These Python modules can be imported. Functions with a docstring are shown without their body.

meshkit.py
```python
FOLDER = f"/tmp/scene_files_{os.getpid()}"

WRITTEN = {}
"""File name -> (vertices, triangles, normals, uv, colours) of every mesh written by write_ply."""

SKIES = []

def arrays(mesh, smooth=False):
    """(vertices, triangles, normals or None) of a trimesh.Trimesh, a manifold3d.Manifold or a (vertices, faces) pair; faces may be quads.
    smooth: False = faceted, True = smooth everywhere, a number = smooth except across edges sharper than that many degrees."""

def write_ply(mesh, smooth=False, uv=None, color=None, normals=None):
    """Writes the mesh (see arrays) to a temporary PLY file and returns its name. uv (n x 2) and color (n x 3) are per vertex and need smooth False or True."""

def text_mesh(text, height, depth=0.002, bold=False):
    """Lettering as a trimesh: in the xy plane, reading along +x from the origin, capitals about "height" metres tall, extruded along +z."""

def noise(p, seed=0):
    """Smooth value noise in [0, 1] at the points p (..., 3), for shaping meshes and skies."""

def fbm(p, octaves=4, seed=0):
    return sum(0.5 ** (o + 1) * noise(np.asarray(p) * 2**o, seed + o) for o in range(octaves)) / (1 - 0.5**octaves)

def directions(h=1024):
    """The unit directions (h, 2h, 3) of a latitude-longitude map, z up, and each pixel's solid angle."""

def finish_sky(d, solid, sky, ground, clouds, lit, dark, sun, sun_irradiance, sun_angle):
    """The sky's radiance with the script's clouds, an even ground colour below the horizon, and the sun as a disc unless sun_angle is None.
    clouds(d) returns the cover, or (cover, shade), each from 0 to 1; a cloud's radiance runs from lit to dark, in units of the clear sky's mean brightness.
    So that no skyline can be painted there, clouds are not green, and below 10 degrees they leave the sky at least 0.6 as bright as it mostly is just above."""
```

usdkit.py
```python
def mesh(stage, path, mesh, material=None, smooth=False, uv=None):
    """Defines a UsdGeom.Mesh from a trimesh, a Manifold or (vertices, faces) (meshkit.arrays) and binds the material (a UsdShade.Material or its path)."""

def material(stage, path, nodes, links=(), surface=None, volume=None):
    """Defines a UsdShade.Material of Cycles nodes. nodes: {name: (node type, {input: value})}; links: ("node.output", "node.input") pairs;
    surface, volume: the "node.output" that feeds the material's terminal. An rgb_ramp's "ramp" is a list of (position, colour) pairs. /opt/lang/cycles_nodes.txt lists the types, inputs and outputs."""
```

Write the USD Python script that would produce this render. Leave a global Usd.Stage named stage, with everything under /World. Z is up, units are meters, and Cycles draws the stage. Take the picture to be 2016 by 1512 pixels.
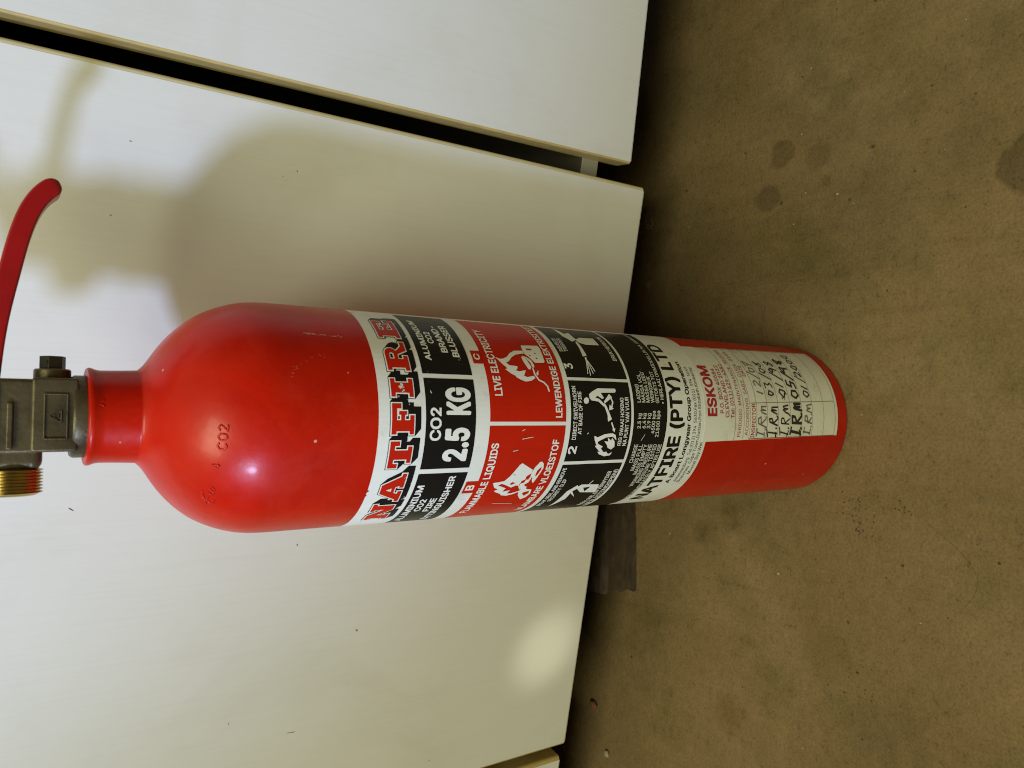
import math, random, json
import numpy as np
import trimesh
from shapely import affinity, unary_union
from shapely.geometry import Polygon, box, LineString, Point
from pxr import Usd, UsdGeom, UsdLux, UsdShade, Sdf, Gf
import usdkit, meshkit

random.seed(7)
rng = np.random.default_rng(7)
stage = Usd.Stage.CreateInMemory()
UsdGeom.SetStageUpAxis(stage, UsdGeom.Tokens.z)
UsdGeom.SetStageMetersPerUnit(stage, 1.0)
UsdGeom.Xform.Define(stage, '/World')
stage.SetDefaultPrim(stage.GetPrimAtPath('/World'))
UsdGeom.Scope.Define(stage, '/World/Looks')

R = 0.0575                       # radius of the cylinder, metres; most measures below are in radii

# ------------------------------------------------------------------ camera
cam = UsdGeom.Camera.Define(stage, '/World/camera')
right = np.array([0.0024831, -0.56469303, -0.82529729])
up = np.array([0.99903972, -0.03470055, 0.02674899])
fwd = np.array([0.04374324, 0.8245712, -0.5640646])
eye = np.array([0.0, -6.8057, 9.3211]) * R
M = Gf.Matrix4d(*right, 0, *up, 0, *(-fwd), 0, *eye, 1)
cam.AddTransformOp().Set(M)
cam.CreateFocalLengthAttr(4.2)
cam.CreateHorizontalApertureAttr(4.2 * 2016 / 1508)
cam.CreateVerticalApertureAttr(4.2 * 1512 / 1508)
cam.CreateClippingRangeAttr(Gf.Vec2f(0.01, 100))
cam.CreateFStopAttr(2.8)
cam.CreateFocusDistanceAttr(0.46)
cam.CreateExposureAttr(0.0)

# ------------------------------------------------------------------ light: the dim room, a cool lamp from the left, a warm one behind
room = UsdLux.DomeLight.Define(stage, '/World/room_light')
room_look = usdkit.material(stage, '/World/Looks/room_light', {
    'c': ('texture_coordinate', {}), 's': ('separate_xyz', {}),
    'r': ('rgb_ramp', {'ramp': [(0.0, (0.03, 0.024, 0.011)), (0.50, (0.06, 0.046, 0.021)), (0.64, (0.10, 0.08, 0.037)), (0.74, (0.22, 0.18, 0.085)), (0.86, (1.35, 1.13, 0.57)), (1.0, (2.0, 1.7, 0.90))]}),
    'm': ('math', {'math_type': 'multiply_add', 'value2': 0.5, 'value3': 0.5}),
    'b': ('background_shader', {'strength': 0.28})},
    [('c.generated', 's.vector'), ('s.z', 'm.value1'), ('m.value', 'r.fac'), ('r.color', 'b.color')], surface='b.background')
UsdShade.MaterialBindingAPI.Apply(room.GetPrim()).Bind(room_look)


def lamp(name, az, el, dist, target, radius, colour, intensity, cone=None, soft=0.9):
    """A round lamp; az is measured from the camera's side (-y) towards +x, aimed at target (radii)."""
    a, e = math.radians(az), math.radians(el)
    d = np.array([math.sin(a) * math.cos(e), -math.cos(a) * math.cos(e), math.sin(e)])
    p = np.array(target[:3]) * R + d * dist
    aim = np.array(target[3:] or target[:3]) * R - p
    z = -aim / np.linalg.norm(aim)
    x = np.cross([0, 0, 1.0], z); x /= np.linalg.norm(x); y = np.cross(z, x)
    l = UsdLux.SphereLight.Define(stage, '/World/' + name)
    l.AddTransformOp().Set(Gf.Matrix4d(*x, 0, *y, 0, *z, 0, *p, 1))
    l.CreateRadiusAttr(radius)
    l.CreateColorAttr(Gf.Vec3f(*colour))
    l.CreateIntensityAttr(intensity)
    l.CreateNormalizeAttr(True)
    if cone:
        s = UsdLux.ShapingAPI.Apply(l.GetPrim())
        s.CreateShapingConeAngleAttr(cone)
        s.CreateShapingConeSoftnessAttr(soft)
    return l


lamp('cool_lamp', -53, 13.0, 2.4, (0.3, 0, 8.0, 4.2, 0.9, 10.0), 0.135, (0.50, 0.62, 1.0), 66.0, 11.6, 1.0)
# added spot in place of light reflected onto the middle door's lower corner
lamp('added_glint_spot', -38, 20, 2.0, (-3.46, 2.54, 2.3), 0.012, (1.0, 0.96, 0.72), 17.0, 1.15, 1.0)


def window(name, az, el, dist, target, w, h, colour, intensity):
    a, e = math.radians(az), math.radians(el)
    d = np.array([math.sin(a) * math.cos(e), -math.cos(a) * math.cos(e), math.sin(e)])
    p = np.array(target) * R + d * dist
    x = np.cross([0, 0, 1.0], d); x /= np.linalg.norm(x); y = np.cross(d, x)
    l = UsdLux.RectLight.Define(stage, '/World/' + name)
    l.AddTransformOp().Set(Gf.Matrix4d(*x, 0, *y, 0, *d, 0, *p, 1))
    l.CreateWidthAttr(w); l.CreateHeightAttr(h)
    l.CreateColorAttr(Gf.Vec3f(*colour)); l.CreateIntensityAttr(intensity)
    return l


window('skylight', -31, 53, 3.0, (0.3, 0, 6.0), 1.6, 1.1, (0.97, 1.0, 0.68), 12.2)

# ------------------------------------------------------------------ helpers
NAMES = {}


def path(parent, name):
    base = '/World' if parent is None else str(parent.GetPath())
    key = f'{base}/{name}'
    n = NAMES.get(key, -1) + 1
    NAMES[key] = n
    return key if n == 0 else f'{key}_{n:03d}'


def tag(prim, label=None, cat=None, group=None, kind=None):
    for k, v in (('label', label), ('category', cat), ('group', group), ('kind', kind)):
        if v:
            prim.SetCustomDataByKey(k, v)
    return prim


def obj(name, mesh, mat, parent=None, smooth=False, **t):
    p = usdkit.mesh(stage, path(parent, name), mesh, LOOK[mat], smooth=smooth).GetPrim()
    return tag(p, **t)


def thing(name, label, cat, group=None):
    return tag(UsdGeom.Xform.Define(stage, path(None, name)).GetPrim(), label, cat, group)


def join(ms):
    return trimesh.util.concatenate(ms)


def bxm(x0, x1, y0, y1, z0, z1, frame=None):
    m = trimesh.creation.box(bounds=[[x0, y0, z0], [x1, y1, z1]])
    if frame is not None:
        m.apply_transform(frame)
    return m


def lathe(prof, n=192):
    """Surface of revolution about z of (radius, z) pairs."""
    pr = np.array(prof, float)
    a = np.linspace(0, 2 * np.pi, n, endpoint=False)
    v = np.stack([pr[:, None, 0] * np.cos(a), pr[:, None, 0] * np.sin(a), np.repeat(pr[:, 1:2], n, 1)], -1).reshape(-1, 3)
    k, j = np.meshgrid(np.arange(len(pr) - 1), np.arange(n), indexing='ij')
    A, B = k * n + j, k * n + (j + 1) % n
    q = np.stack([A, B, B + n, A + n], -1).reshape(-1, 4)
    return trimesh.Trimesh(v, np.vstack([q[:, [0, 1, 2]], q[:, [0, 2, 3]]]), process=False)


def prism(poly, z0, z1):
    m = trimesh.creation.extrude_polygon(poly, z1 - z0, engine='earcut')
    m.apply_translation([0, 0, z0])
    return m


def place(m, origin, ex, ey, ez):
    T = np.eye(4); T[:3, 0], T[:3, 1], T[:3, 2], T[:3, 3] = ex, ey, ez, origin
    m = m.copy(); m.apply_transform(T); return m


# ------------------------------------------------------------------ materials
LOOK = {}


def look(name, nodes, links, surface='p.BSDF'):
    LOOK[name] = usdkit.material(stage, '/World/Looks/' + name, nodes, links, surface=surface)


def plain(name, colour, rough=0.5, metal=0.0, spec=0.5, coat=0.0, coat_rough=0.1, noise=0.0, scale=300, bump=0.0, bump_scale=900):
    nodes = {'p': ('principled_bsdf', {'base_color': colour, 'roughness': rough, 'metallic': metal, 'specular_ior_level': spec,
                                       'coat_weight': coat, 'coat_roughness': coat_rough})}
    links = []
    if noise or bump:
        nodes['c'] = ('texture_coordinate', {})
    if noise:
        c = np.array(colour)
        nodes['n'] = ('noise_texture', {'scale': scale, 'detail': 4.0, 'roughness': 0.6})
        nodes['r'] = ('rgb_ramp', {'ramp': [(0.3, tuple(c * (1 - noise))), (0.7, tuple(np.minimum(c * (1 + noise), 1)))]})
        links += [('c.object', 'n.vector'), ('n.fac', 'r.fac'), ('r.color', 'p.base_color')]
    if bump:
        nodes['bn'] = ('noise_texture', {'scale': bump_scale, 'detail': 3.0})
        nodes['b'] = ('bump', {'strength': bump, 'distance': 0.0005})
        links += [('c.object', 'bn.vector'), ('bn.fac', 'b.height'), ('b.normal', 'p.normal')]
    look(name, nodes, links)


# red paint of the cylinder: slightly orange peel, small pale nicks
look('red_paint', {
    'c': ('texture_coordinate', {}),
    'n': ('noise_texture', {'scale': 40.0, 'detail': 5.0, 'roughness': 0.65}),
    'r': ('rgb_ramp', {'ramp': [(0.3, (0.41, 0.007, 0.001)), (0.7, (0.49, 0.011, 0.0015))]}),
    'v': ('voronoi_texture', {'scale': 95.0, 'randomness': 1.0}),
    'vr': ('rgb_ramp', {'ramp': [(0.0, (1, 1, 1)), (0.055, (1, 1, 1)), (0.075, (0, 0, 0))]}),
    'vs': ('separate_color', {}),
    'vt': ('math', {'math_type': 'greater_than', 'value2': 0.955}),
    'vm': ('math', {'math_type': 'multiply'}),
    'mx': ('mix', {'color2': (0.62, 0.34, 0.26)}),
    'rn': ('noise_texture', {'scale': 22.0, 'detail': 6.0, 'roughness': 0.7}),
    'rm': ('map_range', {'from_min': 0.3, 'from_max': 0.7, 'to_min': 0.24, 'to_max': 0.46, 'clamp': True}),
    'dn': ('noise_texture', {'scale': 17.0, 'detail': 7.0, 'roughness': 0.75, 'distortion': 0.8}),
    'dr': ('rgb_ramp', {'ramp': [(0.50, (0, 0, 0)), (0.72, (0.34, 0.34, 0.34))]}),
    'dx': ('mix', {'color2': (0.50, 0.045, 0.020)}),
    'bn': ('noise_texture', {'scale': 260.0, 'detail': 2.0}),
    'b': ('bump', {'strength': 0.10, 'distance': 0.0006}),
    'p': ('principled_bsdf', {'specular_ior_level': 0.24, 'coat_weight': 0.07, 'coat_roughness': 0.12}),
}, [('c.object', 'n.vector'), ('n.fac', 'r.fac'), ('c.object', 'v.vector'), ('v.distance', 'vr.fac'), ('v.color', 'vs.color'), ('vs.r', 'vt.value1'),
    ('vr.color', 'vm.value1'), ('vt.value', 'vm.value2'), ('vm.value', 'mx.fac'), ('c.object', 'dn.vector'), ('dn.fac', 'dr.fac'), ('dr.color', 'dx.fac'), ('r.color', 'dx.color1'), ('dx.color', 'mx.color1'), ('mx.color', 'p.base_color'),
    ('c.object', 'rn.vector'), ('rn.fac', 'rm.value'), ('rm.result', 'p.roughness'), ('c.object', 'bn.vector'), ('bn.fac', 'b.height'), ('b.normal', 'p.normal')])

# white vinyl of the label with faint grime
look('label_white', {
    'c': ('texture_coordinate', {}),
    'n': ('noise_texture', {'scale': 55.0, 'detail': 6.0, 'roughness': 0.7}),
    'r': ('rgb_ramp', {'ramp': [(0.25, (0.58, 0.59, 0.54)), (0.42, (0.77, 0.79, 0.76)), (0.8, (0.81, 0.83, 0.80))]}),
    'v': ('voronoi_texture', {'scale': 130.0}),
    'vr': ('rgb_ramp', {'ramp': [(0.0, (1, 1, 1)), (0.08, (1, 1, 1)), (0.13, (0, 0, 0))]}),
    'vs': ('separate_color', {}),
    'vt': ('math', {'math_type': 'greater_than', 'value2': 0.965}),
    'vm': ('math', {'math_type': 'multiply'}),
    'mx': ('mix', {'color2': (0.20, 0.20, 0.15)}),
    'p': ('principled_bsdf', {'roughness': 0.32, 'specular_ior_level': 0.5}),
}, [('c.object', 'n.vector'), ('n.fac', 'r.fac'), ('c.object', 'v.vector'), ('v.distance', 'vr.fac'), ('v.color', 'vs.color'), ('vs.r', 'vt.value1'),
    ('vr.color', 'vm.value1'), ('vt.value', 'vm.value2'), ('vm.value', 'mx.fac'), ('r.color', 'mx.color1'), ('mx.color', 'p.base_color')])
look('sticker_paper', {
    'c': ('texture_coordinate', {}),
    'n': ('noise_texture', {'scale': 38.0, 'detail': 7.0, 'roughness': 0.75}),
    'r': ('rgb_ramp', {'ramp': [(0.28, (0.50, 0.49, 0.41)), (0.45, (0.71, 0.72, 0.66)), (0.75, (0.78, 0.79, 0.74))]}),
    'p': ('principled_bsdf', {'roughness': 0.5, 'specular_ior_level': 0.35}),
}, [('c.object', 'n.vector'), ('n.fac', 'r.fac'), ('r.color', 'p.base_color')])
plain('print_black', (0.006, 0.0065, 0.0065), 0.36, spec=0.3)
plain('print_red', (0.50, 0.014, 0.003), 0.36, spec=0.25, noise=0.06, scale=60)
plain('print_white', (0.80, 0.82, 0.79), 0.34)
plain('print_cream', (0.66, 0.67, 0.60), 0.34)
plain('ink_red', (0.36, 0.018, 0.022), 0.5, noise=0.25, scale=500)
plain('ink_line', (0.20, 0.13, 0.10), 0.5)
plain('pen_black', (0.018, 0.018, 0.02), 0.45)
plain('pen_grey', (0.13, 0.12, 0.11), 0.5, noise=0.5, scale=700)
plain('pen_brown', (0.20, 0.10, 0.07), 0.5)
plain('chip_and_glint_pale', (0.60, 0.30, 0.24), 0.5)  # for the rim chips and the painted highlight on the shoulder
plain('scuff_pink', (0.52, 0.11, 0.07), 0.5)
plain('mark_olive', (0.17, 0.14, 0.07), 0.7)
plain('scratch_pale', (0.62, 0.60, 0.54), 0.5)
plain('valve_metal', (0.105, 0.084, 0.042), 0.43, metal=0.55, noise=0.38, scale=60, bump=0.40, bump_scale=420)
plain('valve_dark', (0.040, 0.038, 0.030), 0.45, metal=0.5)
plain('hole_black', (0.006, 0.006, 0.006), 0.7)
plain('thread_brass', (0.50, 0.36, 0.10), 0.30, metal=0.95, noise=0.15, scale=200)
plain('lever_red', (0.29, 0.006, 0.007), 0.33, noise=0.10, scale=80, coat=0.25, bump=0.1, bump_scale=400)
plain('edge_tan', (0.47, 0.36, 0.14), 0.45, noise=0.10, scale=120)
plain('edge_beige', (0.62, 0.55, 0.34), 0.42, noise=0.05, scale=120)
plain('carcass_shaded', (0.055, 0.045, 0.030), 0.7, noise=0.2, scale=30)  # inner shade put into the colour, so the door gap looks black
plain('shelf_grey', (0.34, 0.33, 0.29), 0.6)
plain('wall_paint', (0.10, 0.085, 0.06), 0.85, noise=0.15, scale=10)
plain('lint_grey', (0.34, 0.29, 0.21), 0.9)
plain('grit_dark', (0.062, 0.050, 0.026), 0.9)
plain('hair_brown', (0.07, 0.05, 0.025), 0.8)
plain('grit_pale', (0.32, 0.28, 0.20), 0.8)
plain('grit_rust', (0.20, 0.07, 0.04), 0.8)

# pale laminate with a fine upright wood grain
look('door_laminate', {
    'c': ('texture_coordinate', {}),
    'm': ('mapping', {'scale': (650.0, 650.0, 14.0)}),
    'n': ('noise_texture', {'scale': 1.0, 'detail': 3.0, 'roughness': 0.6, 'distortion': 0.3}),
    'r': ('rgb_ramp', {'ramp': [(0.30, (0.704, 0.702, 0.682)), (0.50, (0.722, 0.720, 0.700)), (0.8, (0.732, 0.730, 0.710))]}),
    'v': ('voronoi_texture', {'scale': 26.0}),
    'vr': ('rgb_ramp', {'ramp': [(0.0, (1, 1, 1)), (0.018, (1, 1, 1)), (0.026, (0, 0, 0))]}),
    'vs': ('separate_color', {}),
    'vt': ('math', {'math_type': 'greater_than', 'value2': 0.93}),
    'vm': ('math', {'math_type': 'multiply'}),
    'mx': ('mix', {'color2': (0.16, 0.13, 0.08)}),
    'g': ('noise_texture', {'scale': 7.0, 'detail': 6.0, 'roughness': 0.7, 'distortion': 0.6}),
    'gr': ('rgb_ramp', {'ramp': [(0.28, (0.93, 0.92, 0.88)), (0.48, (1, 1, 1)), (0.8, (1.02, 1.02, 1.02))]}),
    'gx': ('mix', {'mix_type': 'multiply', 'fac': 0.8}),
    'gm': ('map_range', {'from_min': 0.3, 'from_max': 0.7, 'to_min': 0.34, 'to_max': 0.50, 'clamp': True}),
    'b': ('bump', {'strength': 0.05, 'distance': 0.0003}),
    'p': ('principled_bsdf', {'roughness': 0.42, 'specular_ior_level': 0.45}),
}, [('c.object', 'm.vector'), ('m.vector', 'n.vector'), ('n.fac', 'r.fac'), ('c.object', 'v.vector'), ('v.distance', 'vr.fac'), ('v.color', 'vs.color'),
    ('vs.r', 'vt.value1'), ('vr.color', 'vm.value1'), ('vt.value', 'vm.value2'), ('vm.value', 'mx.fac'), ('c.object', 'g.vector'), ('g.fac', 'gr.fac'), ('g.fac', 'gm.value'), ('gm.result', 'p.roughness'), ('r.color', 'gx.color1'), ('gr.color', 'gx.color2'),
    ('gx.color', 'mx.color1'), ('mx.color', 'p.base_color'),
    ('n.fac', 'b.height'), ('b.normal', 'p.normal')])

plain('block_wood', (0.062, 0.042, 0.026), 0.8, noise=0.35, scale=70, bump=0.5, bump_scale=200)


def concrete():
    nodes = {
        'c': ('geometry', {}),
        'n1': ('noise_texture', {'scale': 5.5, 'detail': 8.0, 'roughness': 0.62, 'distortion': 0.4}),
        'r1': ('rgb_ramp', {'ramp': [(0.26, (0.110, 0.071, 0.028)), (0.42, (0.160, 0.106, 0.046)), (0.60, (0.188, 0.127, 0.060)), (0.78, (0.238, 0.172, 0.092))]}),
        'n2': ('noise_texture', {'scale': 11.0, 'detail': 6.0, 'roughness': 0.7}),
        'r2': ('rgb_ramp', {'ramp': [(0.50, (0, 0, 0)), (0.66, (1, 1, 1))]}),
        'k2': ('math', {'math_type': 'multiply', 'value2': 0.6}),
        'm2': ('mix', {'color2': (0.105, 0.080, 0.024)}),
        'n3': ('noise_texture', {'scale': 130.0, 'detail': 6.0, 'roughness': 0.75}),
        'r3': ('rgb_ramp', {'ramp': [(0.26, (0.50, 0.48, 0.44)), (0.42, (0.94, 0.94, 0.93)), (0.72, (1.14, 1.14, 1.14))]}),
        'm3': ('mix', {'mix_type': 'multiply', 'fac': 1.0}),
        'v': ('voronoi_texture', {'scale': 38.0}),
        'vn': ('noise_texture', {'scale': 160.0, 'detail': 3.0}),
        'va': ('math', {'math_type': 'multiply_add', 'value2': 0.16, 'value3': -0.08}),
        'vd': ('math', {'math_type': 'add'}),
        'vr': ('rgb_ramp', {'ramp': [(0.0, (1, 1, 1)), (0.03, (1, 1, 1)), (0.085, (0, 0, 0))]}),
        'vs': ('separate_color', {}),
        'vt': ('math', {'math_type': 'greater_than', 'value2': 0.86}),
        'vm': ('math', {'math_type': 'multiply'}),
        'mx': ('mix', {'color2': (0.030, 0.023, 0.012)}),
        'sm': ('mapping', {'rotation': (0.0, 0.0, 0.62), 'scale': (60.0, 3.2, 1.0)}),
        'sn': ('noise_texture', {'scale': 1.0, 'detail': 5.0, 'roughness': 0.7, 'distortion': 0.5}),
        'sr': ('rgb_ramp', {'ramp': [(0.30, (0.86, 0.85, 0.83)), (0.46, (1, 1, 1)), (0.62, (1, 1, 1)), (0.76, (1.16, 1.16, 1.16))]}),
        'sx': ('mix', {'mix_type': 'multiply', 'fac': 0.8}),
        'on': ('noise_texture', {'scale': 3.1, 'detail': 5.0, 'roughness': 0.6, 'distortion': 0.8}),
        'orr': ('rgb_ramp', {'ramp': [(0.34, (0.74, 0.76, 0.72)), (0.50, (1, 1, 1)), (0.66, (1.10, 1.09, 1.10))]}),
        'ox': ('mix', {'mix_type': 'multiply', 'fac': 1.0}),
        'fn': ('noise_texture', {'scale': 520.0, 'detail': 4.0, 'roughness': 0.8}),
        'fr': ('rgb_ramp', {'ramp': [(0.30, (0.60, 0.60, 0.58)), (0.47, (0.98, 0.98, 0.98)), (0.70, (1.22, 1.22, 1.22))]}),
        'fx': ('mix', {'mix_type': 'multiply', 'fac': 0.8}),
        'wn': ('noise_texture', {'scale': 90.0, 'detail': 4.0}),
        'wm': ('mix', {'mix_type': 'linear_light', 'fac': 0.006}),
        'bn': ('noise_texture', {'scale': 240.0, 'detail': 5.0, 'roughness': 0.7}),
        'b': ('bump', {'strength': 0.55, 'distance': 0.0012}),
        'p': ('principled_bsdf', {'roughness': 0.62, 'specular_ior_level': 0.3}),
    }
    links = [('c.position', x + '.vector') for x in ('n1', 'n2', 'n3', 'v', 'vn', 'wn', 'bn')]
    links += [('n1.fac', 'r1.fac'), ('n2.fac', 'r2.fac'), ('r2.color', 'k2.value1'), ('k2.value', 'm2.fac'), ('r1.color', 'm2.color1'),
              ('n3.fac', 'r3.fac'), ('m2.color', 'm3.color1'), ('r3.color', 'm3.color2'),
              ('vn.fac', 'va.value1'), ('va.value', 'vd.value1'), ('v.distance', 'vd.value2'), ('vd.value', 'vr.fac'), ('v.color', 'vs.color'), ('vs.g', 'vt.value1'),
              ('vr.color', 'vm.value1'), ('vt.value', 'vm.value2'), ('c.position', 'wm.color1'), ('wn.color', 'wm.color2')]
    links += [('c.position', 'sm.vector'), ('sm.vector', 'sn.vector'), ('sn.fac', 'sr.fac'), ('m3.color', 'sx.color1'), ('sr.color', 'sx.color2'),
              ('c.position', 'on.vector'), ('on.fac', 'orr.fac'), ('sx.color', 'ox.color1'), ('orr.color', 'ox.color2')]
    links += [('c.position', 'fn.vector'), ('fn.fac', 'fr.fac'), ('ox.color', 'fx.color1'), ('fr.color', 'fx.color2')]
    last = 'fx.color'
    # round damp marks and darker patches, each where it lies: x, y, radius in radii, tint, strength, sharpness
    marks = [(3.81, -0.04, 0.23, (0.60, 0.58, 0.56), 0.75, 0.75), (3.61, -0.62, 0.24, (0.66, 0.66, 0.60), 0.7, 0.55), (3.20, 0.22, 0.24, (0.58, 0.57, 0.55), 0.75, 0.7),
             (3.23, -0.73, 0.10, (0.66, 0.64, 0.60), 0.7, 0.7), (2.80, -3.22, 0.38, (0.50, 0.50, 0.45), 0.8, 0.85),
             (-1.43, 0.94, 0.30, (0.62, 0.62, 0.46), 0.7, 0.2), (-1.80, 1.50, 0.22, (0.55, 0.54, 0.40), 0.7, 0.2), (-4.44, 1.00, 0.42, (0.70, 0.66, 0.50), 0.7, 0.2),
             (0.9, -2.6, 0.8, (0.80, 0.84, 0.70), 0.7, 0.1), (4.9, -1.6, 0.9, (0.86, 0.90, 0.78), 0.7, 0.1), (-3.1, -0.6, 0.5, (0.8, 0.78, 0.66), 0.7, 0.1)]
    for i, (x, y, r, tint, k, sharp) in enumerate(marks):
        nodes[f'g{i}m'] = ('mapping', {'scale': (1 / (r * R), 1 / (r * R), 0.0), 'location': (-x / r, -y / r, 0.0)})
        nodes[f'g{i}'] = ('gradient_texture', {'gradient_type': 'spherical'})
        nodes[f'g{i}r'] = ('rgb_ramp', {'ramp': [(0.0, (0, 0, 0)), (max(0.06, (1 - sharp) * 0.9), (k, k, k)), (1.0, (k, k, k))]})
        nodes[f'g{i}x'] = ('mix', {'mix_type': 'multiply', 'color2': tint})
        links += [('wm.color', f'g{i}m.vector'), (f'g{i}m.vector', f'g{i}.vector'), (f'g{i}.fac', f'g{i}r.fac'), (f'g{i}r.color', f'g{i}x.fac'), (last, f'g{i}x.color1')]
        last = f'g{i}x.color'
    links += [(last, 'mx.color1'), ('vm.value', 'mx.fac'), ('mx.color', 'p.base_color'), ('bn.fac', 'b.height'), ('b.normal', 'p.normal')]
    look('concrete', nodes, links)


concrete()

# ------------------------------------------------------------------ setting: floor and back wall
obj('floor', trimesh.Trimesh([[-3, -3, 0], [3, -3, 0], [3, 3, 0], [-3, 3, 0]], [[0, 1, 2], [0, 2, 3]]), 'concrete', kind='structure')
obj('back_wall', bxm(-3, 3, 0.95, 1.05, -0.02, 2.4), 'wall_paint', kind='structure')

# ------------------------------------------------------------------ the cabinet with its doors
DAZ = math.radians(12.396)
dn = np.array([math.sin(DAZ), math.cos(DAZ), 0]); dt = np.array([dn[1], -dn[0], 0]); dz = np.array([0, 0, 1.0])
cabinet = thing('cabinet', 'white laminate floor cabinet with flat doors standing behind the fire extinguisher', 'cabinet')


def door(t, n, dist, s0, s1, z0, z1, thick, band_l, band_r, right_look, left_look, label, lean=0.0):
    """A slab whose front lies dist from the axis along n, from s0 to s1 along t; the long edges carry a band."""
    O = n * dist * R
    ex, ez = t * math.cos(lean) + dz * math.sin(lean), dz * math.cos(lean) - t * math.sin(lean)
    piv = np.array([s0 * R, 0, z0 * R])
    O = O + (t * piv[0] + dz * piv[2]) - (ex * piv[0] + ez * piv[2])
    U = lambda m: place(m, O, ex, n, ez)          # local x along the door, y into the cabinet, z up
    c = 0.0012
    core = Polygon([(s0 * R + band_l, 0), (s1 * R - band_r, 0), (s1 * R - band_r, thick), (s0 * R + band_l, thick)])
    m = trimesh.creation.extrude_polygon(core, (z1 - z0) * R - c, engine='earcut'); m.apply_translation([0, 0, z0 * R + c])
    # lower edge drawn in a little, so that it catches the light like a softened arris
    bot = trimesh.creation.extrude_polygon(core.buffer(-c / 2, join_style=2), c, engine='earcut'); bot.apply_translation([0, 0, z0 * R])
    d = obj('door', join([U(m), U(bot)]), 'door_laminate', cabinet, label=label)
    h = (z1 - z0) * R - 2 * c
    for side, w, mat in ((-1, band_l, left_look), (1, band_r, right_look)):
        e = s0 * R if side < 0 else s1 * R
        i = e - side * w
        rad = min(w, thick / 2) * 0.9
        arc = [(i, 0.0003)] + [(e - side * rad * (1 - math.sin(a)), 0.0003 + rad * (1 - math.cos(a))) for a in np.linspace(0, math.pi / 2, 7)] + [(e, thick - 0.001), (i, thick - 0.001)]
        p = Polygon(arc)
        b = trimesh.creation.extrude_polygon(p, h, engine='earcut'); b.apply_translation([0, 0, z0 * R + c])
        obj('edge_band', U(b), mat, d, smooth=40)
    return d


TOP = 13.2
mid_door = door(dt, dn, 1.734, -5.662, 2.985, 1.648, TOP, 0.018, 0.002, 0.0029, 'edge_beige', 'edge_tan', 'middle door behind the extinguisher, carrying its shadow')
a2 = math.radians(10.03)
n2 = np.array([math.sin(a2), math.cos(a2), 0]); t2 = np.array([n2[1], -n2[0], 0])
P2 = np.array([3.586, 1.068, 0])
door(t2, n2, float(P2 @ n2), float(P2 @ t2), float(P2 @ t2) + 9.4, 1.9, TOP + 0.2, 0.018, 0.0016, 0.002, 'edge_beige', 'edge_tan', 'right door, hanging a little higher and slightly ajar', 0.0097)
door(dt, dn, 1.775, -5.89 - 8.6, -5.89, 1.66, TOP, 0.018, 0.002, 0.0035, 'edge_tan', 'edge_tan', 'left door, only a corner in view')


def cab(s0, s1, d0, d1, z0, z1):
    m = trimesh.creation.box(bounds=[[s0 * R, d0 * R, z0 * R], [s1 * R, d1 * R, z1 * R]])
    return place(m, np.zeros(3), dt, dn, dz)


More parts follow.
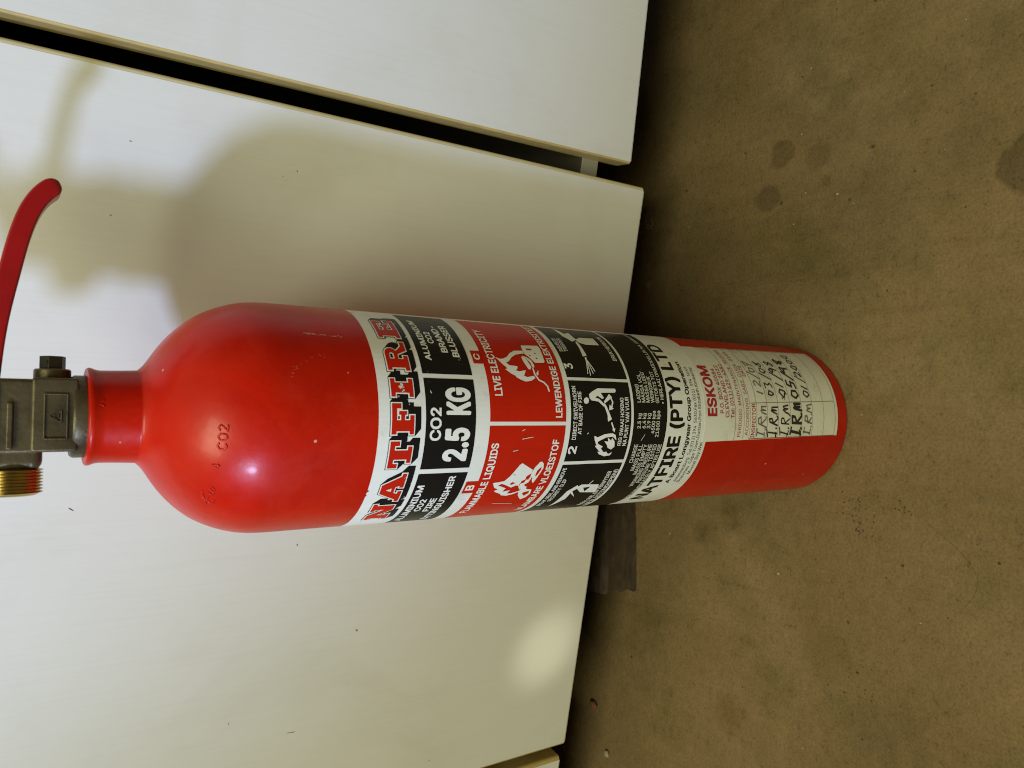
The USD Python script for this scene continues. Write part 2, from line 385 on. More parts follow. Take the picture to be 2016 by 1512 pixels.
CF = 2.10                                          # front of the carcass, behind the doors
obj('bottom_shelf', cab(-16, 12.6, CF + 0.03, CF + 8, 2.26, 2.55), 'carcass_shaded', cabinet)  # dark board: the shade on its top is put into the colour
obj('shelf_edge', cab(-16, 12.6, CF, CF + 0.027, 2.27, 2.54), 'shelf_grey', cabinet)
obj('carcass_back', cab(-16.2, 12.8, CF + 8, CF + 8.3, 2.28, TOP), 'carcass_shaded', cabinet)
obj('carcass_side', cab(-16.3, -16.0, CF, CF + 8, 0.0, TOP), 'carcass_shaded', cabinet)
obj('carcass_side', cab(12.6, 12.9, CF + 0.3, CF + 8, 0.0, TOP), 'carcass_shaded', cabinet)
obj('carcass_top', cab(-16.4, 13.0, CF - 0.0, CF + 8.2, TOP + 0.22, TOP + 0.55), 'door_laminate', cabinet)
obj('divider', cab(2.4, 2.75, CF + 0.02, CF + 8, 2.56, TOP), 'carcass_shaded', cabinet)
obj('lower_rail', cab(-16, 12.6, CF + 7.2, CF + 7.5, 0.0, 2.25), 'carcass_shaded', cabinet)

# ------------------------------------------------------------------ the worn block under the cabinet
bl = []
nx, nz = 60, 16
X = np.linspace(-2.93, -0.25, nx); Zz = np.linspace(0.0, 0.80, nz)


def block():
    m = trimesh.creation.box(bounds=[[-2.93, 3.0, 0.0], [-0.25, 4.4, 0.80]])
    for _ in range(5):
        m = m.subdivide()
    v = np.array(m.vertices)
    n = meshkit.fbm(v * [3.0, 3, 3.5] + 11, 4, 3) - 0.5
    n2 = meshkit.fbm(v * [9.0, 9, 9] + 5, 3, 8) - 0.5
    end = np.exp(-((v[:, 0] + 2.93) / 0.12) ** 2)
    top = np.exp(-((v[:, 2] - 0.80) / 0.10) ** 2) * np.exp(-((v[:, 1] - 3.0) / 0.2) ** 2)
    v[:, 0] += end * (0.18 * n + 0.10 * n2)
    v[:, 1] += 0.05 * n2 * (v[:, 1] < 3.2) + top * (0.10 + 0.25 * n)
    v[:, 2] += -top * (0.05 + 0.16 * np.abs(n2)) * (v[:, 2] > 0.1)
    v[:, 2] = np.maximum(v[:, 2], 0.001)
    return trimesh.Trimesh(v * R, m.faces, process=False)


obj('support_block', block(), 'block_wood', smooth=35, label='worn reddish brown block with a chipped end under the cabinet, left of the extinguisher', cat='wooden block')

# ------------------------------------------------------------------ the fire extinguisher
ext = thing('fire_extinguisher', 'red carbon dioxide fire extinguisher with white label, brass valve and red lever, standing on concrete', 'fire extinguisher')


def radius_raw(z):
    zd, b, e, rn, k = 7.355, 0.977, 2.032, 0.353, 0.171
    t = np.clip((z - zd) / b, 0, 1)
    d = np.where(t > 0, np.maximum(1 - t ** e, 0) ** (1 / e), 1.0)
    d = np.where(z > zd + b, -(z - zd - b) * 1.5, d)
    return np.minimum(1, 0.5 * (d + rn + np.sqrt((d - rn) ** 2 + k * k)))


def radius(z):
    """The swept outline with the joint of shoulder and wall eased, as in a spun bottle."""
    z = np.asarray(z, float)
    d = np.linspace(-0.34, 0.34, 15); w = np.exp(-(d / 0.16) ** 2); w /= w.sum()
    soft = sum(wi * radius_raw(z + di) for di, wi in zip(d, w))
    k = np.clip((7.95 - z) / 0.3, 0, 1); k = k * k * (3 - 2 * k)
    return soft * k + radius_raw(z) * (1 - k)


prof = [(0, 0.03), (0.6, 0.03), (0.80, 0.012)]
rf = 0.05
prof += [(1 - rf + rf * math.sin(a), rf * (1 - math.cos(a))) for a in np.linspace(0, math.pi / 2, 8)]
zs = np.concatenate([[1, 2, 3, 4, 5, 6, 6.6], np.linspace(6.8, 8.60, 130)])
prof += [(float(radius(z)), float(z)) for z in zs]
rt = float(radius(8.6))
prof += [(rt + 0.004, 8.63), (rt + 0.016, 8.66), (rt + 0.020, 8.68), (rt + 0.012, 8.695), (rt - 0.01, 8.70), (0.27, 8.70)]
body = obj('cylinder_body', lathe([(r * R, z * R) for r, z in prof], 256), 'red_paint', ext, smooth=40)


# --- printing on the cylinder: x in degrees round it (0 faces the camera, + to the right), y in radii up
def tilt(z):
    return -0.0008 * np.clip((6.2 - z) / 2.2, 0, 1)


def on_cylinder(v, off):
    """v (n x 2): degrees and height in radii -> points off metres outside the cylinder."""
    a = np.radians(v[:, 0]); z = v[:, 1] + tilt(v[:, 1]) * v[:, 0]
    r = R + off
    return np.stack([r * np.sin(a), -r * np.cos(a), z * R], 1)


def wrap(poly, off, step=3.0):
    """A polygon in (degrees, radii) laid round the cylinder as a thin sheet, cut into upright strips so that it follows the curve."""
    V, F, k = [], [], 0
    polys = list(getattr(poly, 'geoms', [poly]))
    for g in polys:
        if g.is_empty or g.area < 1e-7:
            continue
        x0, y0, x1, y1 = g.bounds
        n = max(1, math.ceil((x1 - x0) / step))
        for i in range(n):
            part = g if n == 1 else g.intersection(box(x0 + (x1 - x0) * i / n, y0 - 1, x0 + (x1 - x0) * (i + 1) / n, y1 + 1))
            for q in getattr(part, 'geoms', [part]):
                if q.geom_type != 'Polygon' or q.area < 1e-7:
                    continue
                v, f = trimesh.creation.triangulate_polygon(q, engine='earcut')
                V.append(np.asarray(v)); F.append(np.asarray(f) + k); k += len(v)
    v, f = np.vstack(V), np.vstack(F)
    P = on_cylinder(v, off)
    m = trimesh.Trimesh(P, f, process=False)
    fn = np.cross(P[f[:, 1]] - P[f[:, 0]], P[f[:, 2]] - P[f[:, 0]])
    c = P[f].mean(1); flip = (fn[:, 0] * c[:, 0] + fn[:, 1] * c[:, 1]) < 0
    f[flip] = f[flip][:, ::-1]
    n = P * [1, 1, 0]; n /= np.linalg.norm(n, axis=1, keepdims=True)
    return trimesh.Trimesh(P, f, process=False)


L0, L1, L2, L3, L4 = 0.00008, 0.00020, 0.00032, 0.00044, 0.00056
DEG = math.pi / 180                                # one degree of arc in radii


def text_tri(s, bold, fat=0.0):
    m = meshkit.text_mesh(s, 1.0, 0.1, bold=bold)
    v, f = np.array(m.vertices), np.array(m.faces)
    f = f[np.all(v[f][:, :, 2] > 0.05, axis=1)]
    v = v[:, :2]
    if fat:
        g = unary_union([Polygon(v[t]) for t in f]).buffer(fat, quad_segs=2).simplify(0.012)
        V, F, k = [], [], 0
        for q in getattr(g, 'geoms', [g]):
            a, b = trimesh.creation.triangulate_polygon(q, engine='earcut')
            V.append(np.asarray(a)); F.append(np.asarray(b) + k); k += len(a)
        v, f = np.vstack(V), np.vstack(F)
    return v, f


def text(s, x0, x1, z0, z1, mat, parent, off, bold=True, name='lettering', fat=None):
    """One line of lettering from x0 to x1 degrees, base line at z0, capitals up to z1."""
    if fat is None:
        fat = 0.0 if z1 - z0 < 0.0535 else 0.02 if z1 - z0 < 0.1 else 0.05 if z1 - z0 > 0.19 and mat == 'print_white' else 0.03
    v, f = text_tri(s, bold, fat)
    keep = np.unique(f)
    lo, hi = v[keep, 0].min(), v[keep, 0].max()
    p = np.stack([x0 + (v[:, 0] - lo) / (hi - lo) * (x1 - x0), z0 + v[:, 1] * (z1 - z0)], 1)
    P = on_cylinder(p, off)
    ff = f.copy()
    fn = np.cross(P[ff[:, 1]] - P[ff[:, 0]], P[ff[:, 2]] - P[ff[:, 0]]); c = P[ff].mean(1)
    flip = (fn[:, 0] * c[:, 0] + fn[:, 1] * c[:, 1]) < 0
    ff[flip] = ff[flip][:, ::-1]
    used, inv = np.unique(ff, return_inverse=True)
    return obj(name, trimesh.Trimesh(P[used], inv.reshape(-1, 3), process=False), mat, parent)


def rect(x0, x1, z0, z1):
    return box(x0, z0, x1, z1)


def ragged(p, amount, seed, step=0.8):
    return p


label_outline = rect(-84, 77, 2.700, 6.672)
# two small tears at the upper edge, left
for (x, w, h) in ((-38.5, 1.2, 0.02), (-41.5, 0.9, 0.015)):
    label_outline = label_outline.difference(Polygon([(x - w, 6.68), (x + w, 6.68), (x + w * 0.2, 6.672 - h)]))
label = obj('label', wrap(label_outline, L0), 'label_white', ext, label='large white wrap-round label with black and red panels')
BX = ((-79, -29.3), (-26.6, 19.8), (22.2, 72))
for x0, x1 in BX:
    obj('black_panel', wrap(rect(x0, x1, 5.738, 6.238), L1), 'print_black', label)
for x0, x1 in ((-79, -4.3), (-2.2, 71.5)):
    obj('red_panel', wrap(rect(x0, x1, 4.719, 5.588), L1), 'print_red', label)
for x0, x1 in ((-79, -27.4), (-25.3, 21.4), (23.4, 72)):
    obj('black_panel', wrap(rect(x0, x1, 3.868, 4.658), L1), 'print_black', label)
obj('black_panel', wrap(Polygon([(-79, 3.44), (-60, 3.395), (-29, 3.365), (0, 3.350), (36, 3.325), (72, 3.300), (72, 3.832), (-79, 3.832)]), L1), 'print_black', label)
for x0, x1, z0, z1, s, tx in ((29.3, 37.7, 5.578, 5.692, 'C', (31.6, 35.6)), (-43.8, -35.5, 5.578, 5.715, 'B', (-41.6, -37.8))):
    obj('class_box', wrap(rect(x0, x1, z0 + 0.012, z1), L2), 'print_red', label)
    text(s, tx[0], tx[1], z0 + 0.034, z1 - 0.022, 'print_white', label, L3)

W = 'print_white'
for s, x0, x1, z0, z1 in [
        ('ALUMINIUM', 29.8, 62, 6.118, 6.172), ('CO2', 41.2, 50.4, 6.032, 6.088), ('BRAND-', 35.2, 57.0, 5.928, 5.988), ('BLUSSER', 32.6, 58.2, 5.822, 5.886),
        ('CO2', -11.6, 4.8, 6.092, 6.190), ('2.5', -22.7, -5.1, 5.812, 6.028), ('KG', 1.2, 15.2, 5.806, 6.022),
        ('ALUMINIUM', -71.8, -36.4, 6.143, 6.207), ('CO2', -58, -46.8, 6.052, 6.112), ('FIRE', -59, -46.3, 5.950, 6.012), ('EXTINGUISHER', -73.5, -31.2, 5.852, 5.916),
        ('LIVE ELECTRICITY', 11.4, 57, 5.447, 5.524), ('LEWENDIGE ELEKTRISITEIT', 0, 69.5, 4.770, 4.842),
        ('FLAMMABLE LIQUIDS', -66, -13.4, 5.472, 5.546), ('VLAMBARE VLOEISTOF', -68.5, -12, 4.778, 4.852),
        ('SQUEEZE', 41.4, 54, 4.580, 4.626), ('TRIGGER', 41.6, 54, 4.514, 4.562), ('3', 28.7, 32.7, 4.550, 4.645), ('DRUK HEFBOOM', 36.2, 60, 3.915, 3.968),
        ('2', -20.7, -16, 4.545, 4.640), ('DIRECT SWIVELHORN', -12.4, 18, 4.580, 4.626), ('AT BASE OF FIRE', -9.3, 14.8, 4.518, 4.562),
        ('RIG SWAAI HORING', -16.3, 11.8, 3.970, 4.016), ('NA PUNT VAN VUUR', -16.6, 12.3, 3.900, 3.948),
        ('BREAK SEAL AND REMOVE', -64, -29.4, 4.590, 4.635), ('SECURITY CLIP', -58, -37.5, 4.520, 4.566),
        ('BREEK SEEL EN VERWYDER', -69, -33, 3.964, 4.016), ('(AFSLUITINGSPEN)', -69, -32, 3.884, 3.936)]:
    text(s, x0, x1, z0, z1, W, label, L2)
C = 'print_cream'
for s, x0, x1, z0, z1 in [
        ('CHARGE', -27.8, -15.9, 3.726, 3.778), ('MASS FULL', -33.5, -15.9, 3.656, 3.708), ('MASS EMPTY', -36.6, -16.0, 3.588, 3.640),
        ('WORKING PRESSURE', -47.1, -16.0, 3.522, 3.574), ('PRESSURE TESTED', -44.1, -16.1, 3.453, 3.505), ('RECHARGE IMMEDIATELY AFTER USE', -73, -16.1, 3.383, 3.433),
        ('2.5 kg', -6.3, 2.7, 3.730, 3.776), ('6.4 kg', -6.3, 2.8, 3.662, 3.708), ('3.9 kg', -6.3, 2.8, 3.594, 3.640), ('4500 kpa', -9.4, 4.2, 3.526, 3.573), ('21500 kpa', -11.6, 4.3, 3.458, 3.506),
        ('LADING', 9.2, 20.5, 3.728, 3.778), ('MASSA VOL', 9.2, 27.6, 3.664, 3.712), ('MASSA LEEG', 9.2, 28.8, 3.600, 3.648), ('WERKDRUK', 9.1, 26.0, 3.534, 3.582),
        ('GETOETS TOT', 8.9, 29.6, 3.464, 3.512), ('\u2022 HERLAAI ONMIDDELLIK NA GEBRUIK', 8.6, 69, 3.390, 3.438)]:
    text(s, x0, x1, z0, z1, C, label, L2)
text('NATFIRE (PTY) LTD', -66, 55.5, 3.118, 3.292, 'print_black', label, L1, bold=True)
text('A Boart Longyear Group Operation', -46.5, 38.8, 2.986, 3.042, 'print_black', label, L1)
text('Johannesburg  Tel.(011) 394  5630.Fax (011)  394  5649', -45.3, 34.6, 2.890, 2.938, 'print_black', label, L1, bold=False)
text('Branches  Cape Town.Durban.Port Elizabeth.Kimberley', -45.7, 34.8, 2.822, 2.868, 'print_black', label, L1, bold=False)
text('Mossel Bay.Wel', -38.8, -15.6, 2.748, 2.794, 'print_black', label, L1, bold=False)


# --- the name in red slab letters with a black drop shade; 1 unit = 1 degree
def slab(ch):
    H, s, t = 12.0, 4.6, 2.3       # height, stem, serif
    b = lambda x0, x1, y0, y1: box(x0, y0, x1, y1)
    if ch == 'N':
        return unary_union([b(1.2, 4.4, 0, H), b(9.6, 12.8, 0, H), b(0, 5.6, 0, t), b(8.4, 14, H - t, H), b(0, 4.4, H - t, H), Polygon([(1.2, H), (4.6, H), (12.8, 0), (9.2, 0)])])
    if ch == 'A':
        o = Polygon([(5.2, H), (9.8, H), (14.2, t), (9.2, t), (8.5, 4.4), (5.3, 4.4), (4.6, t), (1.2, t)])
        o = o.difference(Polygon([(6.0, 6.2), (8.0, 6.2), (7.0, 9.2)]))
        return unary_union([o, b(0, 6.2, 0, t), b(8.2, 15.4, 0, t)])
    if ch == 'T':
        return unary_union([b(4.4, 9.0, 0, H), b(2.6, 10.8, 0, t), b(0, 13.4, H - 2.6, H), b(0, 2.2, H - 5.0, H), b(11.2, 13.4, H - 5.0, H)])
    if ch == 'F':
        return unary_union([b(1.4, 6.2, 0, H), b(0, 8.4, 0, t), b(0, 13.6, H - 2.6, H), b(11.4, 13.6, H - 5.0, H), b(6, 9.8, 5.1, 7.2), b(8.6, 10.2, 4.0, 8.3)])
    if ch == 'I':
        return unary_union([b(1.9, 6.7, 0, H), b(0, 8.6, 0, t), b(0, 8.6, H - t, H)])
    if ch == 'R':
        bowl = Point(8.6, H - 3.4).buffer(3.4).union(b(2, 8.6, H - 6.8, H)).difference(Point(8.2, H - 3.5).buffer(1.3).union(b(6, 8.2, H - 4.8, H - 2.2)))
        return unary_union([b(1.4, 6.0, 0, H), b(0, 7.8, 0, t), b(0, 3, H - t, H), bowl, Polygon([(7.0, 5.6), (10.4, 5.6), (13.4, t), (16.0, t), (16.0, 0), (10.8, 0), (8.6, 5.0)])])
    if ch == 'E':
        return unary_union([b(1.4, 6.0, 0, H), b(0, 14.6, 0, t), b(0, 13.6, H - t, H), b(11.6, 13.6, H - 4.7, H), b(12.4, 14.6, 0, 4.9), b(6, 9.6, 5.1, 7.0), b(8.6, 10.2, 4.0, 8.1)])


z_base, z_cap = 6.350, 6.556
for ch, x0, x1 in (('N', -64.5, -48.5), ('A', -46.4, -28.6), ('T', -25.2, -11.6), ('F', -8.2, 6.6), ('I', 9.8, 18.8), ('R', 23.2, 40.3), ('E', 43.4, 58.8)):
    g = slab(ch)
    wx = g.bounds[2] - g.bounds[0]
    big = affinity.scale(g, (x1 - x0) / wx, (z_cap - z_base) / DEG / 12.0, origin=(0, 0))
    rim = big.buffer(0.62, join_style=2, mitre_limit=2)
    line = big.buffer(0.95, join_style=2, mitre_limit=2)
    shade = unary_union([affinity.translate(line, 3.3 * k / 12, -2.9 * k / 12) for k in range(13)])
    T = lambda q: affinity.affine_transform(q, [1, 0, 0, DEG, x0, z_base])
    sh = obj('title_letter', wrap(T(shade), L1), 'print_black', label)
    obj('letter_rim', wrap(T(rim), L2), 'print_white', label)
    obj('letter_face', wrap(T(big), L3), 'print_red', label)
# wear: the print rubbed off over the second I and small nicks
wear = []
for (cx, cz, n, sx, sz) in ((14.6, 6.452, 16, 2.6, 0.018), (11.0, 6.500, 6, 1.6, 0.012), (6.8, 6.400, 4, 1.6, 0.012), (-31.0, 6.355, 5, 2.5, 0.012), (-45, 6.31, 3, 2, 0.01),
                            (60, 5.60, 3, 4, 0.02), (30, 5.85, 5, 3, 0.03), (18, 6.19, 6, 8, 0.006), (-31, 5.93, 3, 2, 0.02), (56, 6.335, 4, 2, 0.01), (-5, 3.62, 3, 2.5, 0.02), (29, 3.65, 4, 3, 0.03)):
    for _ in range(n):
        x, z = cx + rng.normal() * sx * 0.6, cz + rng.normal() * sz * 0.8
        r = abs(rng.normal()) * (0.55 if n > 10 else 0.22) + 0.10
        an = np.linspace(0, 2 * np.pi, 9)[:-1]
        rr = r * rng.uniform(0.35, 1.2, 8)
        wear.append(Polygon(np.stack([x + rr * np.cos(an), z + rr * np.sin(an) * DEG], 1)).buffer(0))
for (x0, zz0, x1, zz1, w) in ((-18, 5.30, -17.4, 5.25, .22), (-11.4, 5.22, -10.4, 5.10, .2), (-55, 5.27, -57, 5.02, .22), (-7.0, 5.23, -6.2, 5.20, .2), (-32, 5.22, -32.6, 5.20, .3), (-13.4, 3.70, -10, 3.66, .2), (-9, 4.44, -8.6, 4.43, .3)):
    wear.append(affinity.scale(LineString([(x0, zz0 / DEG), (x1, zz1 / DEG)]).buffer(w), 1, DEG, origin=(0, 0)))
obj('rubbed_wear', wrap(unary_union(wear), L4), 'scratch_pale', label, kind='stuff')

PIC = json.loads('{"liq":[[[[-36.4,5.305],[-33.1,5.259],[-26.2,5.193],[-25.3,5.171],[-29.7,5.024],[-31.9,5.026],[-33.6,5.069],[-35.9,5.069],[-36.8,5.102],[-39.2,5.107],[-39.1,5.155],[-40.7,5.193],[-38.7,5.266]],[[-37.4,5.426],[-37.1,5.368],[-36.4,5.305],[-38.7,5.258],[-40.7,5.193],[-39.3,5.153],[-39.2,5.115],[-41.9,5.094],[-44.2,5.05],[-45.3,5.065],[-47.1,5.12],[-48.2,5.188],[-47.3,5.258],[-46.3,5.27],[-43.9,5.362],[-43.1,5.361],[-42.5,5.328],[-40.7,5.387]],[[-45.3,5.065],[-43.6,5.055],[-41.6,5.033],[-41.1,5.013],[-43.4,4.994],[-44.2,4.922],[-47.8,4.906],[-50.9,4.925],[-52.7,4.972],[-51.1,5.003],[-48.3,5.045]],[[-31.5,5.021],[-28.0,5.003],[-26.4,4.981],[-25.0,4.965],[-24.8,4.942],[-26.1,4.915],[-28.7,4.903],[-32.2,4.92],[-34.9,4.933],[-38.8,4.952],[-37.2,4.976],[-34.8,4.99]],[[-39.3,5.099],[-36.5,5.049],[-31.5,5.029],[-32.9,4.995],[-38.1,5.013],[-39.9,5.054],[-42.2,5.004],[-43.7,5.039],[-41.9,5.094]]],[[[-39.3,5.356],[-38.2,5.322],[-39.1,5.278],[-41.5,5.19],[-40.1,5.147],[-40.2,5.115],[-42.4,5.089],[-44.2,5.058],[-45.4,5.103],[-46.3,5.158],[-46.1,5.199],[-43.6,5.181],[-44.4,5.267],[-41.8,5.246]],[[-38.8,5.23],[-37.4,5.206],[-38.1,5.162],[-39.4,5.199]],[[-38.8,5.099],[-36.6,5.091],[-36.2,5.059],[-38.2,5.06]],[[-36.0,5.048],[-33.4,5.047],[-31.7,5.023],[-34.2,5.018],[-36.3,5.03]],[[-49.4,4.964],[-47.3,5.007],[-46.2,5.001],[-45.0,4.94],[-47.1,4.929]],[[-33.4,4.968],[-30.3,4.965],[-27.8,4.929],[-29.5,4.922],[-32.2,4.937],[-34.2,4.954]]],[]],"ele":[[[[34.0,5.419],[32.9,5.378],[33.3,5.335],[34.7,5.285],[37.4,5.239],[39.4,5.175],[39.8,5.079],[38.0,5.079],[36.7,5.18],[34.8,5.236],[32.2,5.28],[30.7,5.324],[29.1,5.292],[28.7,5.208],[27.7,5.21],[26.0,5.237],[25.5,5.194],[26.4,5.123],[22.9,5.159],[22.2,5.12],[23.1,5.045],[22.0,5.032],[20.3,5.086],[19.8,5.151],[20.8,5.203],[22.3,5.251],[22.7,5.243],[24.2,5.297],[26.5,5.347],[27.1,5.32],[30.4,5.373]],[[43.7,5.065],[44.2,5.051],[44.7,4.864],[42.7,4.852],[32.7,4.865],[32.0,4.881],[31.7,4.981],[33.9,5.009],[35.9,5.037],[38.0,5.072]],[[35.2,5.121],[35.5,5.105],[33.7,5.075],[29.7,5.051],[28.5,5.047],[27.1,5.066],[27.5,5.085],[31.9,5.115]],[[35.9,5.102],[35.2,5.064],[33.2,5.021],[29.8,5.007],[28.2,5.017],[27.8,5.037],[29.4,5.032],[31.7,5.038],[34.2,5.071]],[[24.7,5.005],[26.6,4.976],[24.1,4.986],[23.6,5.0]]],[[[42.0,5.023],[42.0,4.961],[40.8,4.956],[40.5,5.024]],[[38.9,4.949],[38.8,4.929],[38.0,4.931],[38.0,4.949]],[[37.1,5.022],[36.9,5.003],[36.2,5.005],[36.2,5.022]],[[35.3,4.956],[35.1,4.935],[34.3,4.938],[34.3,4.956]]],[[[27.6,5.031],[24.1,5.026],[20.8,4.992],[19.5,4.94],[17.4,4.905],[14.7,4.895]]]],"dir":[[[[-10.4,4.343],[-11.3,4.298],[-9.5,4.21],[-9.0,4.111],[-10.1,4.063],[-12.9,4.046],[-10.9,4.093],[-11.1,4.18],[-12.7,4.25],[-13.8,4.29],[-15.2,4.278],[-16.7,4.21],[-17.8,4.23],[-20.2,4.181],[-20.0,4.144],[-21.5,4.111],[-20.4,4.066],[-22.1,4.082],[-22.6,4.155],[-21.3,4.231],[-19.8,4.258],[-20.2,4.219],[-19.0,4.249],[-16.3,4.311],[-16.0,4.293],[-12.7,4.33]],[[-13.6,4.197],[-13.9,4.146],[-11.7,4.16],[-13.4,4.11],[-11.7,4.103],[-14.0,4.063],[-16.9,4.052],[-18.5,4.089],[-17.4,4.138],[-15.6,4.158]],[[-6.8,4.115],[-6.2,4.081],[-8.2,4.085]],[[8.4,4.23],[6.8,4.208],[-0.8,4.136],[-2.1,4.183],[1.4,4.19],[6.2,4.228]],[[9.7,4.494],[10.9,4.481],[11.5,4.457],[11.0,4.435],[9.7,4.429],[8.4,4.442],[7.9,4.466],[8.3,4.487]],[[13.2,4.419],[14.9,4.376],[17.0,4.294],[17.0,4.068],[15.9,4.06],[14.8,4.077],[14.5,4.267],[11.4,4.234],[10.9,4.254],[12.7,4.31],[11.6,4.351],[10.6,4.292],[7.1,4.22],[6.5,4.24],[9.4,4.308],[9.9,4.392],[11.0,4.413]],[[9.2,4.234],[13.7,4.157],[11.8,4.124],[8.4,4.224]],[[7.4,4.163],[5.2,4.114],[4.4,4.168]]],[],[[[-3.0,4.132],[-6.9,4.096]],[[11.0,4.135],[9.0,4.119],[6.6,4.132]]]],"trg":[[[[69.8,4.396],[67.1,4.366],[61.0,4.341],[63.2,4.264],[57.7,4.267],[54.3,4.256],[51.7,4.336],[54.6,4.365],[57.3,4.397],[64.1,4.404]],[[54.2,4.263],[57.0,4.185],[57.4,3.999],[49.8,3.999],[49.2,4.174],[51.1,4.254]],[[52.5,4.276],[47.8,4.266],[39.1,4.266],[38.5,4.319],[45.4,4.303],[50.4,4.3]],[[37.7,4.3],[37.9,4.278],[35.7,4.294],[35.9,4.308]]],[],[[[36.8,4.295],[26.2,4.342]],[[36.8,4.295],[25.0,4.312]],[[36.8,4.295],[26.5,4.271]],[[36.8,4.295],[28.0,4.24]]]],"sea":[[[[-66.4,4.472],[-55.7,4.463],[-48.0,4.45],[-43.0,4.365],[-45.1,4.325],[-48.3,4.379],[-54.2,4.285],[-49.7,4.383],[-56.2,4.379],[-61.8,4.43]],[[-44.4,4.348],[-42.6,4.311],[-43.3,4.076],[-46.3,4.055],[-50.7,4.046],[-49.6,4.258],[-46.5,4.327]]],[[[-45.4,4.263],[-44.9,4.17],[-49.2,4.204]]],[[[-43.0,4.219],[-40.0,4.189]]]]}')
for key in ('liq', 'ele', 'dir', 'trg', 'sea'):
    P, Hh, Ln = PIC[key]
    up_ = lambda pts: [(x, z / DEG) for x, z in pts]
    g = unary_union([Polygon(up_(p)).buffer(0.12) for p in P])
    if Hh:
        g = g.difference(unary_union([Polygon(up_(p)).buffer(0) for p in Hh]))
    if Ln:
        w = 0.30 if key in ('trg', 'sea') else 0.5
        if key == 'ele':
            g = g.difference(unary_union([LineString(up_(p)).buffer(1.0) for p in Ln]))
        g = unary_union([g] + [LineString(up_(p)).buffer(w) for p in Ln])
    # the traced heights are where the eye sees them: take the label's slant out again
    q = affinity.scale(g, 1, DEG, origin=(0, 0))
    dzc = float(tilt(q.centroid.y) * q.centroid.x)
    q = affinity.translate(q, 0, -dzc)
    obj('pictogram', wrap(q, L2), 'print_white', label)

# --- the inspection sticker below, over the label's lower edge
S0, S1, S2 = 0.00046, 0.00058, 0.00070
sticker = obj('inspection_sticker', wrap(Polygon([(-15.3, 2.758), (56, 2.772), (60, 0.30), (59.5, 0.268), (-12.6, 0.248)]), S0), 'sticker_paper', ext, label='white paper inspection sticker with red print and pen marks')
for s, x0, x1, z0, z1, m, b in [
        ('ESKOM', 1.1, 36.4, 2.572, 2.712, 'ink_red', True), ('P.O. BOX 40584', 3.1, 34.4, 2.452, 2.512, 'ink_red', False), ('CLEVELAND 2022', 0.4, 37.2, 2.364, 2.424, 'ink_red', False),
        ('Tel: (011) 629-4582', 0, 38.5, 2.276, 2.332, 'ink_red', False), ('PERIODIC  MAINTENANCE  RECORD', -12.4, 54, 2.146, 2.198, 'ink_red', False),
        ('ACCORDING  SABS  CODE  0105', -11.5, 52, 2.018, 2.070, 'ink_red', False), ('INSPECTOR', -13.2, 9.6, 1.898, 1.960, 'ink_red', False), ('DATE', 29.4, 38.4, 1.930, 1.990, 'ink_red', False)]:
    text(s, x0, x1, z0, z1, m, sticker, S1, bold=b)


def hline(x0, z0, x1, z1, w=0.2):
    k = 12
    return affinity.scale(LineString([(x0 + (x1 - x0) * i / k, (z0 + (z1 - z0) * i / k) / DEG) for i in range(k + 1)]).buffer(w, cap_style=2), 1, DEG, origin=(0, 0))


rows = [1.875, 1.678, 1.470, 1.238, 1.010, 0.790, 0.555, 0.312]
lines = [hline(-14.6, 2.245, 54, 2.285, .16), hline(-13.9, 2.095, 55, 2.135, .13), hline(-13.6, 1.985, 57, 2.02, .13)]
lines += [hline(-13.6, z, 58, z + 0.012, .16) for z in rows]
lines += [hline(-13.8, 1.985, -12.3, 0.31, .2), hline(10.0, 1.985, 12.7, 0.312, .2)]
obj('ruled_lines', wrap(unary_union(lines), S1), 'ink_line', sticker)

# pen marks: strokes on a 10 x 16 cell, one letter after the other
GLY = {'I': [[(2, 0), (3, 15)], [(0, 15), (7, 16)], [(0, 0), (5, 1)]], 'R': [[(1, 0), (2, 15), (7, 15), (8, 11), (2, 8), (8, 0)]], 'M': [[(0, 0), (1, 9), (3, 10), (4, 2), (4, 9), (7, 10), (8, 0)]],
       '.': [[(0, 0), (0.8, 0.6)]], '0': [[(4, 0), (0, 5), (3, 12), (7, 9), (6, 1), (3, 0)]], '1': [[(1, 0), (3, 13)]], '2': [[(0, 11), (4, 14), (6, 10), (0, 1), (7, 0)]],
       '3': [[(0, 13), (6, 14), (3, 8), (6, 4), (3, 0), (0, 1)]], '4': [[(3, 14), (0, 5), (7, 6)], [(6, 12), (5, 0)]], '5': [[(7, 14), (2, 14), (1, 8), (6, 7), (6, 1), (0, 0)]], '6': [[(6, 14), (1, 6), (2, 0), (6, 2), (5, 7), (1, 6)]],
       '7': [[(0, 13), (7, 14), (2, 0)], [(1, 6), (6, 7)]], '8': [[(5, 14), (1, 11), (6, 4), (3, 0), (0, 3), (6, 12), (5, 14)]], '9': [[(6, 10), (3, 14), (0, 10), (3, 7), (6, 10), (5, 0)]], '/': [[(0, -2), (7, 17)]]}


